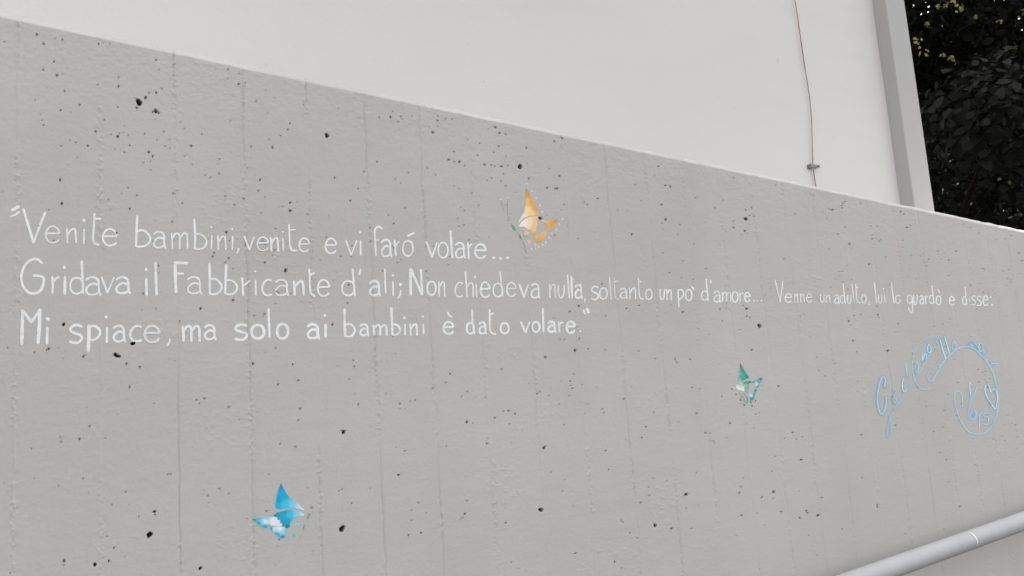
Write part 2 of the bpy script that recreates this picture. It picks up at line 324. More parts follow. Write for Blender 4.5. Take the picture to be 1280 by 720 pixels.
# ------------------------------------------------------------------ relief of the wall face (metres, outward positive)
BOARD = 0.0938; B0 = 0.0148            # width of one formwork board and one joint's place
def bd(h): return h
LUMPS = [(rng.uniform(-.4, 2.4), 0, rng.uniform(.012, .05), rng.uniform(.3, 1)) for k in range(110)]
LUMPS = [(a, top_front(a) - rng.uniform(.02, .85), r, s) for a, _, r, s in LUMPS]
def relief(x, z):
    n = (x - B0) / BOARD; i = np.floor(n).astype(np.int64); fr = n - i
    h = (hsh(i, i * 0, 5) - .5) * 0.0007                           # boards a little out of line
    wob = vnoise(x * 0 + np.round(n), z, 1, .03, 3) * .0022 + vnoise(x * 0 + np.round(n), z, 1, .009, 4) * .0012
    jx = (n - np.round(n)) * BOARD - wob                           # distance to the nearest joint
    jid = np.round(n).astype(np.int64)
    sgn = np.where(hsh(jid, jid * 0, 9) > .72, .8, -1.0)
    wd = .0010 + .0008 * (hsh(jid, jid * 0 + 1, 12))
    act = np.clip(vnoise(x * 0 + jid, z, 1, .11, 21) * 2.0 + .66, 0.22, 1)
    h = h + sgn * act * .0017 * np.exp(-(jx / wd) ** 2)
    crumb = vnoise(x, z, .0032, .0042, 31) + .7 * vnoise(x, z, .0016, .0018, 32)
    h = h + .0017 * np.maximum(crumb, -.15) * np.exp(-(jx / .0045) ** 2) * np.clip(vnoise(x * 0 + jid, z, 1, .07, 23) * 3 + .35, 0, 1)
    h = h + .0012 * vnoise(x, z, .16, .11, 41) + .0003 * vnoise(x, z, .035, .022, 42) + .00008 * vnoise(x, z, .02, .005, 43)
    h = h + .00016 * vnoise(x, z, .003, .003, 44)
    return h

def local_relief(X, Z, H):
    """crumbly patches and the sandy zone under the top"""
    d = top_front(X) - Z
    k = np.clip(1 - d / .16, 0, 1) * .6
    c = vnoise(X, Z, .006, .005, 51) + .7 * vnoise(X, Z, .0028, .0025, 52)
    H = H + .0007 * k * c
    return H

def pitmask(x, z, margin=1.0, mindark=.5):
    m = np.zeros(np.shape(x), bool)
    P = PITS[PITS[:, 4] >= mindark]
    x0, x1, z0, z1 = x.min() - .02, x.max() + .02, z.min() - .02, z.max() + .02
    for cx, cz, rx, rz, dk, dp in P[(P[:, 0] > x0) & (P[:, 0] < x1) & (P[:, 1] > z0) & (P[:, 1] < z1)]:
        m |= ((x - cx) / rx) ** 2 + ((z - cz) / rz) ** 2 < margin ** 2
    return m

# ------------------------------------------------------------------ ground
g = link('paving', [(-120, -120, 0), (120, -120, 0), (120, 160, 0), (-120, 160, 0)], [(0, 1, 2, 3)], M_GROUND)
tag(g, kind='structure')

# ------------------------------------------------------------------ concrete wall
CH = 0.011
pxs = np.concatenate([np.arange(-560, -60, 4.0), np.arange(-60, 0, 2.0), np.arange(0, 1285, 1.08), np.arange(1285, 1520, 2.2)])
xs = on(pxs, np.full(len(pxs), 400.0))[:, 0]
xs = np.concatenate([np.linspace(-6, xs[0] - .1, 14), xs, np.linspace(xs[-1] + .05, 8.0, 20)])
b0, b1 = on(0, 738), on(1280, 738)
sl_b = (b1[2] - b0[2]) / (b1[0] - b0[0])
zb = np.minimum(b0[2] + sl_b * (xs - b0[0]), 1.35); zb = np.maximum(zb, 1.0)
zt = top_front(xs)
s_main = np.linspace(1, 0, 650)
nx = len(xs)
rows = []
zrows = [zb + (zt - zb) * s for s in s_main]                       # downwards from the bevel
for s in np.linspace(0, 1, 46)[1:]: zrows.append(zb - .22 * s)
for s in (0.25, .5, .75, 1.0): zrows.append((zb - .22) * (1 - s) - .05 * s)
Z = np.stack(zrows); X = np.broadcast_to(xs, Z.shape).copy()
H = relief(X, Z); H = local_relief(X, Z, H)
A = np.zeros_like(H)
fz = zb - .22
for lx, lz, lr, ls in LUMPS:
    c0, c1 = np.searchsorted(xs, [lx - lr * 2.2, lx + lr * 2.2])
    if c1 - c0 < 2: continue
    x_, z_ = X[:, c0:c1], Z[:, c0:c1]
    wgt = np.exp(-((x_ - lx) / lr) ** 2 - ((z_ - lz) / lr) ** 2)
    rb = np.where(wgt > .03)[0]
    if len(rb) == 0: continue
    r0, r1 = rb.min(), rb.max() + 1
    x_, z_, wgt = x_[r0:r1], z_[r0:r1], wgt[r0:r1]
    c = np.maximum(vnoise(x_, z_, .006, .0045, 61) + .9 * vnoise(x_, z_, .0028, .0022, 62) + .5 * vnoise(x_, z_, .0015, .0013, 63) - .22, -.1)
    H[r0:r1, c0:c1] += .0010 * ls * wgt * c
H0 = H.copy()
for cx, cz, rx, rz, dk, dp in PITS:
    c0, c1 = np.searchsorted(xs, [cx - rx * 1.9, cx + rx * 1.9])
    if c1 - c0 < 1: continue
    sub = Z[:, (c0 + c1) // 2]
    rr = np.where(np.abs(sub - cz) < rz * 2.0 + .002)[0]
    if len(rr) == 0: continue
    r0, r1 = rr.min(), rr.max() + 1
    x_, z_ = X[r0:r1, c0:c1] - cx, Z[r0:r1, c0:c1] - cz
    an = np.arctan2(z_ / rz, x_ / rx); sd = hsh(np.array([int(cx * 1e4)]), np.array([int(cz * 1e4)]), 77)[0] * 6.28
    d = np.hypot(x_ / rx, z_ / rz) / (1 + .16 * np.sin(2 * an + sd) + .10 * np.sin(3 * an + 2 * sd))
    H[r0:r1, c0:c1] -= dp * np.clip(1.08 - d ** 3, 0, 1)
    # the worn rim of a hole stands a little proud at its foot, where cement paste dribbled
    if dk < .95: H[r0:r1, c0:c1] += .00035 * np.exp(-((d - 1.35) / .3) ** 2) * (z_ < 0)
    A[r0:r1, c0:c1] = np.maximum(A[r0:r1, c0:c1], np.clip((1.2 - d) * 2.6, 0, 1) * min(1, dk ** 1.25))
front = np.stack([X, -H, Z], -1)
nr = front.shape[0]
# bevel, top and back as further rows of the same sheet
jit = vnoise(xs, xs * 0, .03, 1, 71) * .006 + vnoise(xs, xs * 0, .007, 1, 72) * .003 - .006 * np.maximum(0, vnoise(xs, xs * 0, .012, 1, 75) - .38) / .12
bev0 = np.stack([xs, -H[0] + .0015, zt + .0022 + jit * .35], -1)
bev1 = np.stack([xs, np.full(nx, CH * .55) + jit * .5, zt + CH * .75 + jit * .6], -1)
bev2 = np.stack([xs, np.full(nx, CH) + jit * .5, zt + CH + jit * .5], -1)
top2 = np.stack([xs, np.full(nx, .25), zt + CH], -1)
back = np.stack([xs, np.full(nx, .25), np.full(nx, -.05)], -1)
G = np.concatenate([back[None], top2[None], bev2[None], bev1[None], bev0[None], front], 0)
extra = 5
AA = np.zeros(G.shape[:2]); AA[extra:] = A
R_, C_ = G.shape[:2]
idx = np.arange(R_ * C_).reshape(R_, C_)
Q = np.stack([idx[1:, :-1], idx[1:, 1:], idx[:-1, 1:], idx[:-1, :-1]], -1).reshape(-1, 4)
wall = link_np('concrete_wall', G.reshape(-1, 3), Q, M_WALL)
fattr(wall, 'pit', AA.ravel())
WW = np.zeros(G.shape[:2])              # uneven whiter tone along the bevel and top
smear = np.clip(.55 + 1.1 * vnoise(xs, xs * 0, .09, 1, 73) + .7 * vnoise(xs, xs * 0, .02, 1, 74), 0, .85)
WW[2] = smear * .35; WW[3] = smear * .2; WW[4] = np.maximum(smear - .45, 0) * .4; WW[1] = .2
fattr(wall, 'white', WW.ravel())
# the top edge must stay crisp
shp = np.ones(len(Q), bool).reshape(R_ - 1, C_ - 1); shp[:2] = False
wall.data.polygons.foreach_set('use_smooth', shp.ravel())
tag(wall, 'grey painted board-marked concrete wall with white Italian hand lettering and small painted butterflies', 'wall', kind='thing')

# ------------------------------------------------------------------ paint on the wall
LIFT = 0.00016
def on_wall(P, lift=LIFT):
    w3 = on(P[:, 0], P[:, 1])
    h = local_relief(w3[:, 0], w3[:, 2], relief(w3[:, 0], w3[:, 2]))
    # the coarse face runs straight between its grid points, so take the local maximum
    e = .0008
    for dx, dz in ((e, 0), (-e, 0), (0, e), (0, -e)):
        h = np.maximum(h, local_relief(w3[:, 0] + dx, w3[:, 2] + dz, relief(w3[:, 0] + dx, w3[:, 2] + dz)))
    for lx, lz, lr, ls in LUMPS:
        wgt = np.exp(-((w3[:, 0] - lx) / lr) ** 2 - ((w3[:, 2] - lz) / lr) ** 2)
        if wgt.max() > .03: h = h + 0.0005 * ls * wgt * (wgt > .03)
    w3[:, 1] = -h - lift
    return w3

def spline(P, step=1.0, closed=False):
    P = np.asarray(P, float)
    if len(P) == 2:
        n = max(2, int(np.hypot(*(P[1] - P[0])) / step) + 1)
        return P[0] + (P[1] - P[0]) * np.linspace(0, 1, n)[:, None]
    if closed: Q_ = np.vstack([P[-1:], P, P[:2]])
    else: Q_ = np.vstack([2 * P[0] - P[1], P, 2 * P[-1] - P[-2]])
    out = []
    for i in range(1, len(Q_) - 2):
        p0, p1, p2, p3 = Q_[i - 1:i + 3]
        n = max(1, int(np.hypot(*(p2 - p1)) / step))
        t = np.arange(n)[:, None] / n
        out.append(.5 * (2 * p1 + (p2 - p0) * t + (2 * p0 - 5 * p1 + 4 * p2 - p3) * t ** 2 + (3 * p1 - p0 - 3 * p2 + p3) * t ** 3))
    out.append(Q_[-2][None])
    return np.vstack(out)

class Paint:
    def __init__(s): s.V = []; s.F = []; s.T = []; s.C = []; s.n = 0
    def add(s, P, faces, thick, colr):
        s.V.append(P); s.F += [tuple(i + s.n for i in f) for f in faces]; s.n += len(P)
        s.T.append(thick); s.C.append(colr)
    def ribbon(s, pts, wd, closed=False, colr=(1, 1, 1), thick=.85, taper=True, t0=1.0, t1=1.0):
        P = spline(pts, 1.0, closed)
        if len(P) < 2: return
        d = np.gradient(P, axis=0); d /= np.maximum(np.hypot(d[:, 0], d[:, 1]), 1e-6)[:, None]
        nn = np.stack([-d[:, 1], d[:, 0]], 1)
        L = len(P); u = np.linspace(0, 1, L)
        ww = wd * (1 + .16 * np.interp(np.arange(L), np.arange(0, L + 4, 4)[:(L + 7) // 4], rng.uniform(-1, 1, (L + 7) // 4)[:len(np.arange(0, L + 4, 4)[:(L + 7) // 4])])) * .5
        ww = ww * (t0 + (t1 - t0) * u)
        if taper and not closed:
            P = np.vstack([P[0] - d[0] * ww[0] * .8, P, P[-1] + d[-1] * ww[-1] * .8])
            nn = np.vstack([nn[:1], nn, nn[-1:]]); ww = np.concatenate([[ww[0] * .35], ww, [ww[-1] * .35]])
            L += 2; u = np.linspace(0, 1, L)
        offs = (-1, -.35, .35, 1)
        V = np.concatenate([P + nn * (ww * o)[:, None] for o in offs])
        faces = [(j * L + i, j * L + i + 1, (j + 1) * L + i + 1, (j + 1) * L + i) for j in range(3) for i in range(L - 1)]
        th = thick + rng.uniform(-.12, .12) + .25 * np.interp(np.arange(L), np.linspace(0, L, 6), rng.uniform(-1, .6, 6))
        th = np.concatenate([th - .22, th, th, th - .22])
        s.add(V, faces, th, np.tile(colr, (len(V), 1)))
    def blob(s, x, y, rx, ry=None, colr=(1, 1, 1), thick=.9, rot=0.0):
        ry = ry or rx; n = 12
        a = np.linspace(0, 2 * np.pi, n, endpoint=False)
        r = 1 + .14 * rng.uniform(-1, 1, n)
        c, sn = math.cos(rot), math.sin(rot)
        ux, uy = rx * r * np.cos(a), ry * r * np.sin(a)
        V = np.vstack([[x, y], np.stack([x + ux * c - uy * sn, y + ux * sn + uy * c], 1)])
        s.add(V, [(0, 1 + i, 1 + (i + 1) % n) for i in range(n)], np.full(len(V), thick), np.tile(colr, (len(V), 1)))
    def field(s, poly, cols, cell=.55, edge=0.0, feather=None):
        """a brushed patch: small faces inside an outline, colour running between the given points"""
        poly = np.asarray(poly, float)
        lo, hi = poly.min(0), poly.max(0)
        nx_, ny_ = int((hi[0] - lo[0]) / cell) + 2, int((hi[1] - lo[1]) / cell) + 2
        gx, gy = np.meshgrid(lo[0] + np.arange(nx_ + 1) * cell, lo[1] + np.arange(ny_ + 1) * cell)
        cx, cy = gx[:-1, :-1] + cell / 2, gy[:-1, :-1] + cell / 2
        ins = np.zeros(cx.shape, bool)
        for (x1, y1), (x2, y2) in zip(poly, np.roll(poly, -1, 0)):
            if y1 == y2: continue
            cr = ((y1 > cy) != (y2 > cy)) & (cx < (x2 - x1) * (cy - y1) / (y2 - y1) + x1)
            ins ^= cr
        ii = np.arange(gx.size).reshape(gx.shape)
        fq = np.stack([ii[:-1, :-1], ii[1:, :-1], ii[1:, 1:], ii[:-1, 1:]], -1)[ins]
        used, inv = np.unique(fq, return_inverse=True)
        V = np.stack([gx.ravel()[used], gy.ravel()[used]], 1)
        pts = np.array([c[:2] for c in cols], float); rgb = np.minimum(np.array([lin(*c[2]) for c in cols]) * 1.08, .85)
        dd = ((V[:, None, :] - pts[None]) ** 2).sum(-1) + .5
        wt = 1 / dd ** 1.6; wt /= wt.sum(1, keepdims=True)
        s.add(V, [tuple(f) for f in inv.reshape(-1, 4)], np.ones(len(V)), wt @ rgb)
    def build(s, name, mat, parent, label=None, lift=LIFT):
        V = np.vstack(s.V); W = on_wall(V, lift)
        ctr = np.array([W[list(f)].mean(0) for f in s.F])
        keep = ~pitmask(ctr[:, 0], ctr[:, 2], .95, .55)
        o = link(name, W, [f for f, k in zip(s.F, keep) if k], mat, parent)
        if len(o.data.vertices) == len(V):
            fattr(o, 'thick', np.clip(np.concatenate(s.T), 0, 1)); cattr(o, 'col', np.vstack(s.C))
        if label: o['label'] = label
        return o

# letter forms in a unit box, y downwards: lists of strokes (closed ones are marked 'o')
GL = {
 'a': [[(.03,.13),(.3,0),(.65,.02),(.86,.2),(.88,.6),(.92,.85),(1,1)], [(.86,.42),(.45,.36),(.12,.54),(.02,.75),(.2,.96),(.6,.97),(.9,.84)]],
 'e': [[(.03,.45),(.5,.44),(1,.42),(.88,.15),(.55,.0),(.2,.13),(.02,.48),(.1,.8),(.4,1),(.78,.97),(.97,.84)]],
 'o': ['o', [(.5,0),(.15,.12),(0,.5),(.13,.86),(.5,1),(.87,.86),(1,.5),(.85,.12)]],
 'n': [[(.04,.02),(.08,.5),(.1,1)], [(.1,.45),(.45,.12),(.78,.02),(.9,.25),(.97,1)]],
 'm': [[(.03,.05),(.07,.5),(.08,1)], [(.06,.35),(.25,.06),(.42,.04),(.5,.25),(.51,1)], [(.52,.35),(.72,.04),(.88,.03),(.95,.25),(.97,1)]],
 'c': [[(1,.06),(.6,0),(.22,.18),(.02,.52),(.16,.86),(.55,1),(1,.93)]],
 's': [[(.95,.08),(.5,0),(.1,.14),(.06,.32),(.4,.46),(.85,.56),(1,.74),(.75,.95),(.4,1),(.02,.93)]],
 'u': [[(.02,0),(.05,.6),(.25,.95),(.55,1),(.85,.8),(.95,.3),(.97,0)]],
 'v': [[(0,0),(.47,1),(1,.02)]],
}
def place(p, tile, spec, thin=0.0):
    """spec: (form, x0, y0, x1, y1, width) from a letter form, ('l', points, width[, w0, w1]) a free stroke,
    ('d', x, y, r[, ry]) a dot, ('O', x0, y0, x1, y1, width) an oval"""
    ox, oy, s = tile
    for e in spec:
        k = e[0]
        if k == 'l':
            p.ribbon([(ox + x / s, oy + y / s) for x, y in e[1]], e[2] / s * 1.12, t0=e[3] if len(e) > 3 else 1, t1=e[4] if len(e) > 4 else 1, thick=(e[5] if len(e) > 5 else .85) - thin)
        elif k == 'd':
            p.blob(ox + e[1] / s, oy + e[2] / s, e[3] / s * 1.1, (e[4] if len(e) > 4 else e[3]) / s * 1.1)
        else:
            if k == 'O': k = 'o'
            _, x0, y0, x1, y1, wd = e[:6]
            f = GL[k]; closed = f[0] == 'o'
            for st in (f[1:] if closed else f):
                p.ribbon([(ox + (x0 + a * (x1 - x0)) / s, oy + (y0 + b * (y1 - y0)) / s) for a, b in st], wd / s * 1.12, closed=closed, thick=.85 - thin)

T1, T2, T3, T4, T5 = (0,250,8), (160,250,8), (300,260,8), (460,260,8), (560,260,8)
G1, G2, G3, G4, G5 = (0,315,8), (160,315,8), (300,315,8), (420,315,8), (560,320,8)
G6, G7, G8, G9, G10 = (680,330,9.114), (800,330,8), (950,340,10.59), (1050,340,10.59), (1140,340,10.59)
H1, H2, H3, H4, H5 = (0,370,8), (140,370,8), (280,370,8), (420,370,8), (600,370,8)
WORDS = [
 ('Venite', [(T1, [('l',[(125,100),(185,65)],28),('l',[(105,165),(150,150),(190,122)],24,.5,1.1),('l',[(235,95),(335,425)],24),('l',[(340,420),(395,265),(450,130)],22,.8,1.2),
   ('e',455,262,590,425,16),('n',665,285,765,425,17),('l',[(840,295),(838,435)],16),('d',838,203,15),('l',[(945,140),(936,300),(930,390),(945,435),(985,450)],22),('l',[(955,190),(1005,188)],18),('e',1025,290,1165,455,17)])]),
 ('bambini', [(T2, [('l',[(92,160),(85,300),(80,465)],22),('l',[(95,310),(150,305),(200,340),(222,395),(195,445),(140,466),(80,465)],19),('a',255,320,375,480,20),('m',430,330,600,485,17),
   ('l',[(662,195),(670,350),(668,485)],21),('l',[(672,342),(722,345),(772,382),(785,430),(755,478),(700,492),(668,485)],18),('l',[(838,360),(832,490)],16),('d',832,272,9),('n',895,360,980,495,18),('l',[(1045,370),(1043,495)],18),('d',1040,293,10),('l',[(1106,490),(1088,535)],22,1.1,.6)])]),
 ('venite', [(T3, [('l',[(42,290),(95,415)],19),('l',[(95,415),(140,292)],15),('e',170,290,280,425,14),('n',305,295,385,430,18),('l',[(428,305),(432,435)],15),('d',430,238,9),('l',[(490,168),(495,300),(500,380),(520,422),(570,425)],16),('l',[(495,222),(548,216)],14),('e',590,302,688,435,16)])]),
 ('e', [(T3, [('e',853,305,960,452,17)])]),
 ('vi', [(T3, [('l',[(1060,325),(1112,470)],16),('l',[(1112,470),(1168,325)],13),('l',[(1205,330),(1207,470)],16),('d',1200,243,11)])]),
 ('far\u00f3', [(T4, [('l',[(142,210),(110,186),(80,200),(66,240),(70,330),(80,475)],16),('l',[(70,322),(105,322)],15),('a',135,320,235,485,19),('l',[(265,325),(278,475)],17),('l',[(268,395),(285,362),(312,335)],16),('O',347,328,450,480,16),('l',[(400,278),(460,248)],19,1.1,.8)])]),
 ('volare', [(T4, [('l',[(585,340),(640,490)],19),('l',[(640,490),(690,350)],14),('O',702,345,800,497,16),('l',[(826,232),(843,495)],21),('a',875,350,970,500,17),('l',[(1000,350),(1008,505)],16),('l',[(1005,405),(1018,375),(1038,362)],17),('e',1068,362,1175,500,18)]),
   (T5, [('d',460,497,14,12),('d',525,503,14,11),('d',597,498,17,12)])]),
 ('Gridava', [(G1, [('l',[(418,110),(385,80),(340,72),(285,95),(240,150),(215,230),(220,310),(250,370),(300,412),(360,412),(405,385),(430,330),(438,265),(400,242),(340,238)],25),('l',[(522,250),(528,330),(525,412)],22),('l',[(530,300),(560,265),(588,252)],20),
   ('l',[(650,250),(648,415)],27),('d',642,154,15),('l',[(818,95),(824,260),(832,415)],24,1,.8),('O',702,258,832,418,18),('a',858,255,1005,430,20),('l',[(1015,250),(1075,405)],20),('l',[(1075,405),(1140,255)],16),('a',1160,255,1300,415,20)])]),
 ('il', [(G2, [('l',[(182,270),(185,435)],23),('d',180,175,14),('l',[(275,110),(285,425)],24)])]),
 ('Fabbricante', [(G2, [('l',[(472,110),(474,250),(480,400)],27),('l',[(470,108),(590,112)],26),('l',[(485,215),(550,216)],22),('a',595,252,735,418,16),('l',[(815,120),(818,415)],22),('l',[(825,270),(880,274),(925,315),(936,360),(910,402),(860,424),(815,415)],19),
   ('l',[(982,130),(970,415)],21),('l',[(985,282),(1040,287),(1085,330),(1090,370),(1060,410),(1010,425),(970,410)],18)]),
   (G3, [('l',[(22,265),(32,435)],22),('l',[(35,335),(62,318),(95,290)],17),('l',[(155,285),(158,430)],19),('d',152,193,11),('c',220,278,315,435,19),('a',355,280,485,435,17),('n',535,290,640,430,23),('l',[(692,175),(697,250),(698,350),(708,412),(745,440)],20),('l',[(700,225),(740,212)],22),('e',775,280,890,440,20)])]),
 ('d\u2019', [(G3, [('l',[(1125,172),(1150,435)],18),('O',1020,290,1145,435,18),('l',[(1205,175),(1195,222)],19)])]),
 ('ali', [(G4, [('a',340,292,440,435,22),('l',[(488,172),(492,300),(497,410)],15),('l',[(570,300),(572,430)],16),('d',570,232,11),('d',643,325,15),('l',[(648,388),(640,430),(622,458)],15)])]),
 ('Non', [(G4, [('l',[(745,170),(748,430)],27),('l',[(750,175),(860,425)],23),('l',[(850,180),(862,425)],21),('O',912,295,998,430,19),('n',1025,295,1090,440,14)])]),
 ('chiedeva', [(G5, [('c',70,265,145,408,15),('l',[(175,160),(192,408)],15),('l',[(192,305),(225,268),(248,290),(252,408)],14),('l',[(280,285),(288,405)],14),('d',270,210,11),('e',322,262,415,410,17),('l',[(520,160),(548,405)],14),('O',452,275,545,408,14),('e',585,265,675,402,14),('l',[(712,285),(760,412)],18),('l',[(760,412),(800,290)],13),('a',832,280,915,420,16)])]),
 ('nulla', [(G6, [('n',60,228,130,382,15),('u',160,242,232,382,17),('l',[(268,130),(285,382)],19),('l',[(310,140),(320,382)],21),('l',[(310,165),(328,175)],20),('a',355,240,435,390,20),('d',420,235,9),('l',[(470,392),(462,435)],14,1.2,.7)])]),
 ('soltanto', [(G6, [('s',540,255,620,405,18),('O',635,275,720,398,18),('l',[(748,150),(765,400)],14),('l',[(800,160),(805,300),(812,370),(830,398),(855,402)],11,1,1,.55),('l',[(805,200),(845,193)],11),('a',870,280,945,392,16),('n',970,272,1045,392,15),('l',[(1075,165),(1080,250),(1085,350),(1100,390),(1130,402)],14),('l',[(1085,200),(1105,200)],14),('O',1158,290,1232,402,17)])]),
 ('un', [(G7, [('u',198,255,245,355,14),('n',265,255,315,358,13)])]),
 ('po', [(G7, [('l',[(380,258),(384,350),(390,430)],14),('l',[(380,262),(420,260),(436,300),(415,340),(390,352)],13),('O',455,258,518,365,14),('l',[(515,222),(535,250)],16)])]),
 ('d\u2019amore', [(G7, [('l',[(662,150),(682,365)],13),('O',615,270,680,362,13),('l',[(708,165),(708,190)],12),('a',740,275,805,380,15),('m',820,280,910,372,13),('O',922,278,980,380,13),('l',[(995,290),(1002,375)],13),('l',[(998,325),(1008,302),(1030,290)],11),('e',1045,285,1100,375,14),('d',1140,370,6),('d',1172,368,6),('d',1212,366,7)])]),
 ('Venne', [(G8, [('l',[(200,110),(265,400)],17),('l',[(265,400),(300,125)],14),('e',330,285,410,402,17),('n',450,290,495,402,16),('n',530,290,580,400,15),('e',610,290,675,400,17)])]),
 ('un', [(G8, [('u',792,300,845,400,15),('n',865,310,925,400,13)])]),
 ('adulto', [(G8, [('a',985,305,1045,418,16),('l',[(1098,150),(1125,415)],14),('O',1060,310,1120,410,14),('u',1155,310,1205,420,16),('l',[(1215,160),(1240,405)],14)]),
   (G9, [('l',[(208,160),(215,280),(230,385),(265,410)],14),('l',[(215,205),(238,203)],15),('O',288,295,345,415,15),('l',[(385,390),(387,435)],12)])]),
 ('lui', [(G9, [('l',[(458,145),(485,410)],15),('u',512,305,555,415,15),('l',[(592,300),(598,405)],12),('d',580,220,10)])]),
 ('lo', [(G9, [('l',[(682,150),(718,410)],18),('l',[(795,318),(765,305),(742,335),(742,390),(765,415),(792,400),(798,355)],14)])]),
 ('guard\u00f2', [(G9, [('O',890,305,955,415,17),('l',[(958,330),(962,450),(958,522),(938,540),(905,470)],15),('u',975,310,1025,430,17),('a',1058,315,1110,425,15),('l',[(1132,315),(1140,430)],14),('l',[(1138,340),(1160,318)],13),('l',[(1218,180),(1245,415)],15),('O',1185,310,1240,418,15)]),
   (G10, [('O',322,315,382,435,15),('l',[(345,230),(365,275)],14)])]),
 ('e', [(G10, [('e',495,325,560,440,16)])]),
 ('disse', [(G10, [('l',[(703,200),(725,435)],15),('O',672,325,722,435,16),('l',[(762,340),(772,440)],10),('s',795,315,845,435,13),('s',865,318,920,445,14),('e',945,312,1005,440,17),('d',1045,330,11),('d',1063,435,12)])]),
 ('Mi', [(H1, [('l',[(228,150),(222,320),(217,480)],33),('l',[(235,155),(315,262)],28),('l',[(315,262),(398,140)],25),('l',[(398,140),(392,320),(380,470)],33),('l',[(473,318),(470,475)],27),('d',478,230,19,16)])]),
 ('spiace', [(H1, [('s',700,290,820,470,24),('l',[(890,300),(888,420),(880,550)],31),('l',[(890,310),(950,302),(1000,350),(985,405),(940,438),(890,440)],23),('l',[(1070,318),(1068,460)],25,.8,1),('d',1060,210,15)]),
   (H2, [('a',15,300,132,458,23),('c',180,300,290,455,24),('e',322,298,470,460,22),('l',[(578,435),(570,468),(548,498)],18)])]),
 ('ma', [(H2, [('m',700,300,880,450,24),('a',925,295,1035,435,22)])]),
 ('solo', [(H3, [('s',110,285,230,440,24),('O',275,290,400,425,25),('l',[(445,130),(455,412)],21),('O',530,280,640,425,25)])]),
 ('ai', [(H3, [('a',835,285,950,425,26),('l',[(1015,290),(1015,405)],25),('d',1008,195,13)])]),
 ('bambini', [(H4, [('l',[(85,135),(86,280),(92,400)],24),('l',[(95,285),(150,285),(187,330),(185,360),(150,402),(100,405)],19),('a',240,285,325,395,20),('m',370,290,510,390,20),('l',[(553,125),(565,385)],24),('l',[(570,285),(615,295),(640,335),(630,370),(590,390),(565,385)],19),('l',[(690,285),(690,385)],18),('d',682,218,12),('n',738,280,812,388,18),('l',[(872,285),(875,380)],16),('d',868,205,11)])]),
 ('\u00e8', [(H4, [('e',1072,258,1170,378,20),('l',[(1118,165),(1130,192),(1158,210)],17)])]),
 ('dato', [((560,370,8), [('l',[(240,140),(245,270),(262,375)],19),('O',185,268,258,378,19),('a',310,265,380,378,19)]),
   (H5, [('l',[(95,140),(97,250),(98,320),(112,368),(155,380)],18),('l',[(100,185),(135,175)],17),('O',205,270,285,375,19)])]),
 ('volare', [(H5, [('l',[(410,265),(455,365)],20),('l',[(455,365),(495,260)],17),('O',520,260,595,360,20),('l',[(628,125),(635,360)],19),('a',680,258,755,360,20),('l',[(785,260),(795,355)],18),('l',[(790,295),(805,272),(825,265)],16),('e',865,255,945,365,22),('d',1003,352,8),('l',[(1035,140),(1050,175)],16),('l',[(1070,130),(1088,165)],24)])]),
]
for wtext, parts in WORDS:
    p = Paint()
    for tile, spec in parts: place(p, tile, spec, .12 if tile[2] > 9 else .06 if tile in (G5, G7) else 0)
    p.build('painted_word', M_LETTER, wall, 'white hand-painted word \u201c%s\u201d' % wtext)

# ---- the three butterflies
def bz(tile, pts): return [(tile[0] + x / tile[2], tile[1] + y / tile[2]) for x, y in pts]
def bc(tile, cols): return [(tile[0] + x / tile[2], tile[1] + y / tile[2], c) for x, y, c in cols]
def smooth_poly(pts): return spline(pts, .6, closed=False)

def butterfly(p, label):
    root = empty('painted_butterfly'); root.parent = wall; root['label'] = label
    p.build('body', M_COLOUR, root)
    if dots.V: dots.build('dotted_outline', M_COLOUR, root)
    return root
B = (620, 225, 7.578)
p = Paint(); dots = Paint()
WHT = lin(222, 222, 220)
for x, y in [(340,105),(378,172),(415,240),(440,302),(630,370),(600,418),(572,470),(530,505),(500,548),(470,590),(440,615),(405,630),(335,655),(290,35)]:
    dots.blob(B[0] + x / B[2], B[1] + y / B[2], 8 / B[2], colr=WHT)
TE = lin(112, 148, 140); TL = lin(150, 172, 166)
p.blob(B[0] + 165 / B[2], B[1] + 457 / B[2], 38 / B[2], 15 / B[2], colr=TE, rot=1.0)
p.ribbon(bz(B, [(140,440),(152,475),(185,490)]), 1.1, colr=lin(190, 205, 200))
p.blob(B[0] + 228 / B[2], B[1] + 540 / B[2], 26 / B[2], 11 / B[2], colr=TE, rot=1.1)
p.ribbon(bz(B, [(255,590),(270,630),(280,680)]), 1.0, colr=TL)
p.ribbon(bz(B, [(45,190),(58,240),(70,290)]), .55, colr=lin(135, 150, 145))
p.ribbon(bz(B, [(112,175),(108,260),(112,335)]), .55, colr=lin(135, 150, 145))
p.blob(B[0] + 42 / B[2], B[1] + 184 / B[2], 1.5, .7, colr=lin(205, 212, 208)); p.blob(B[0] + 112 / B[2], B[1] + 170 / B[2], 1.4, .7, colr=lin(205, 212, 208))
p.ribbon(bz(B, [(105,362),(118,350),(130,368),(118,385),(105,375)]), .7, colr=lin(140, 160, 152))
p.ribbon(bz(B, [(130,410),(160,430),(215,520),(250,570)]), .55, colr=TL)
for poly, c in (([(258,480),(305,490),(312,512),(280,525),(262,545)], (213,190,162)), ([(288,572),(322,565),(332,590),(312,612)], (216,186,152)), ([(362,600),(380,598),(380,650),(368,665)], (208,190,172)), ([(230,500),(255,510),(258,560),(245,560)], (200,190,175))):
    p.field(bz(B, poly), bc(B, [(poly[0][0], poly[0][1], c)]))
bf = butterfly(p, 'small painted butterfly with orange wings, dotted outline and green body')
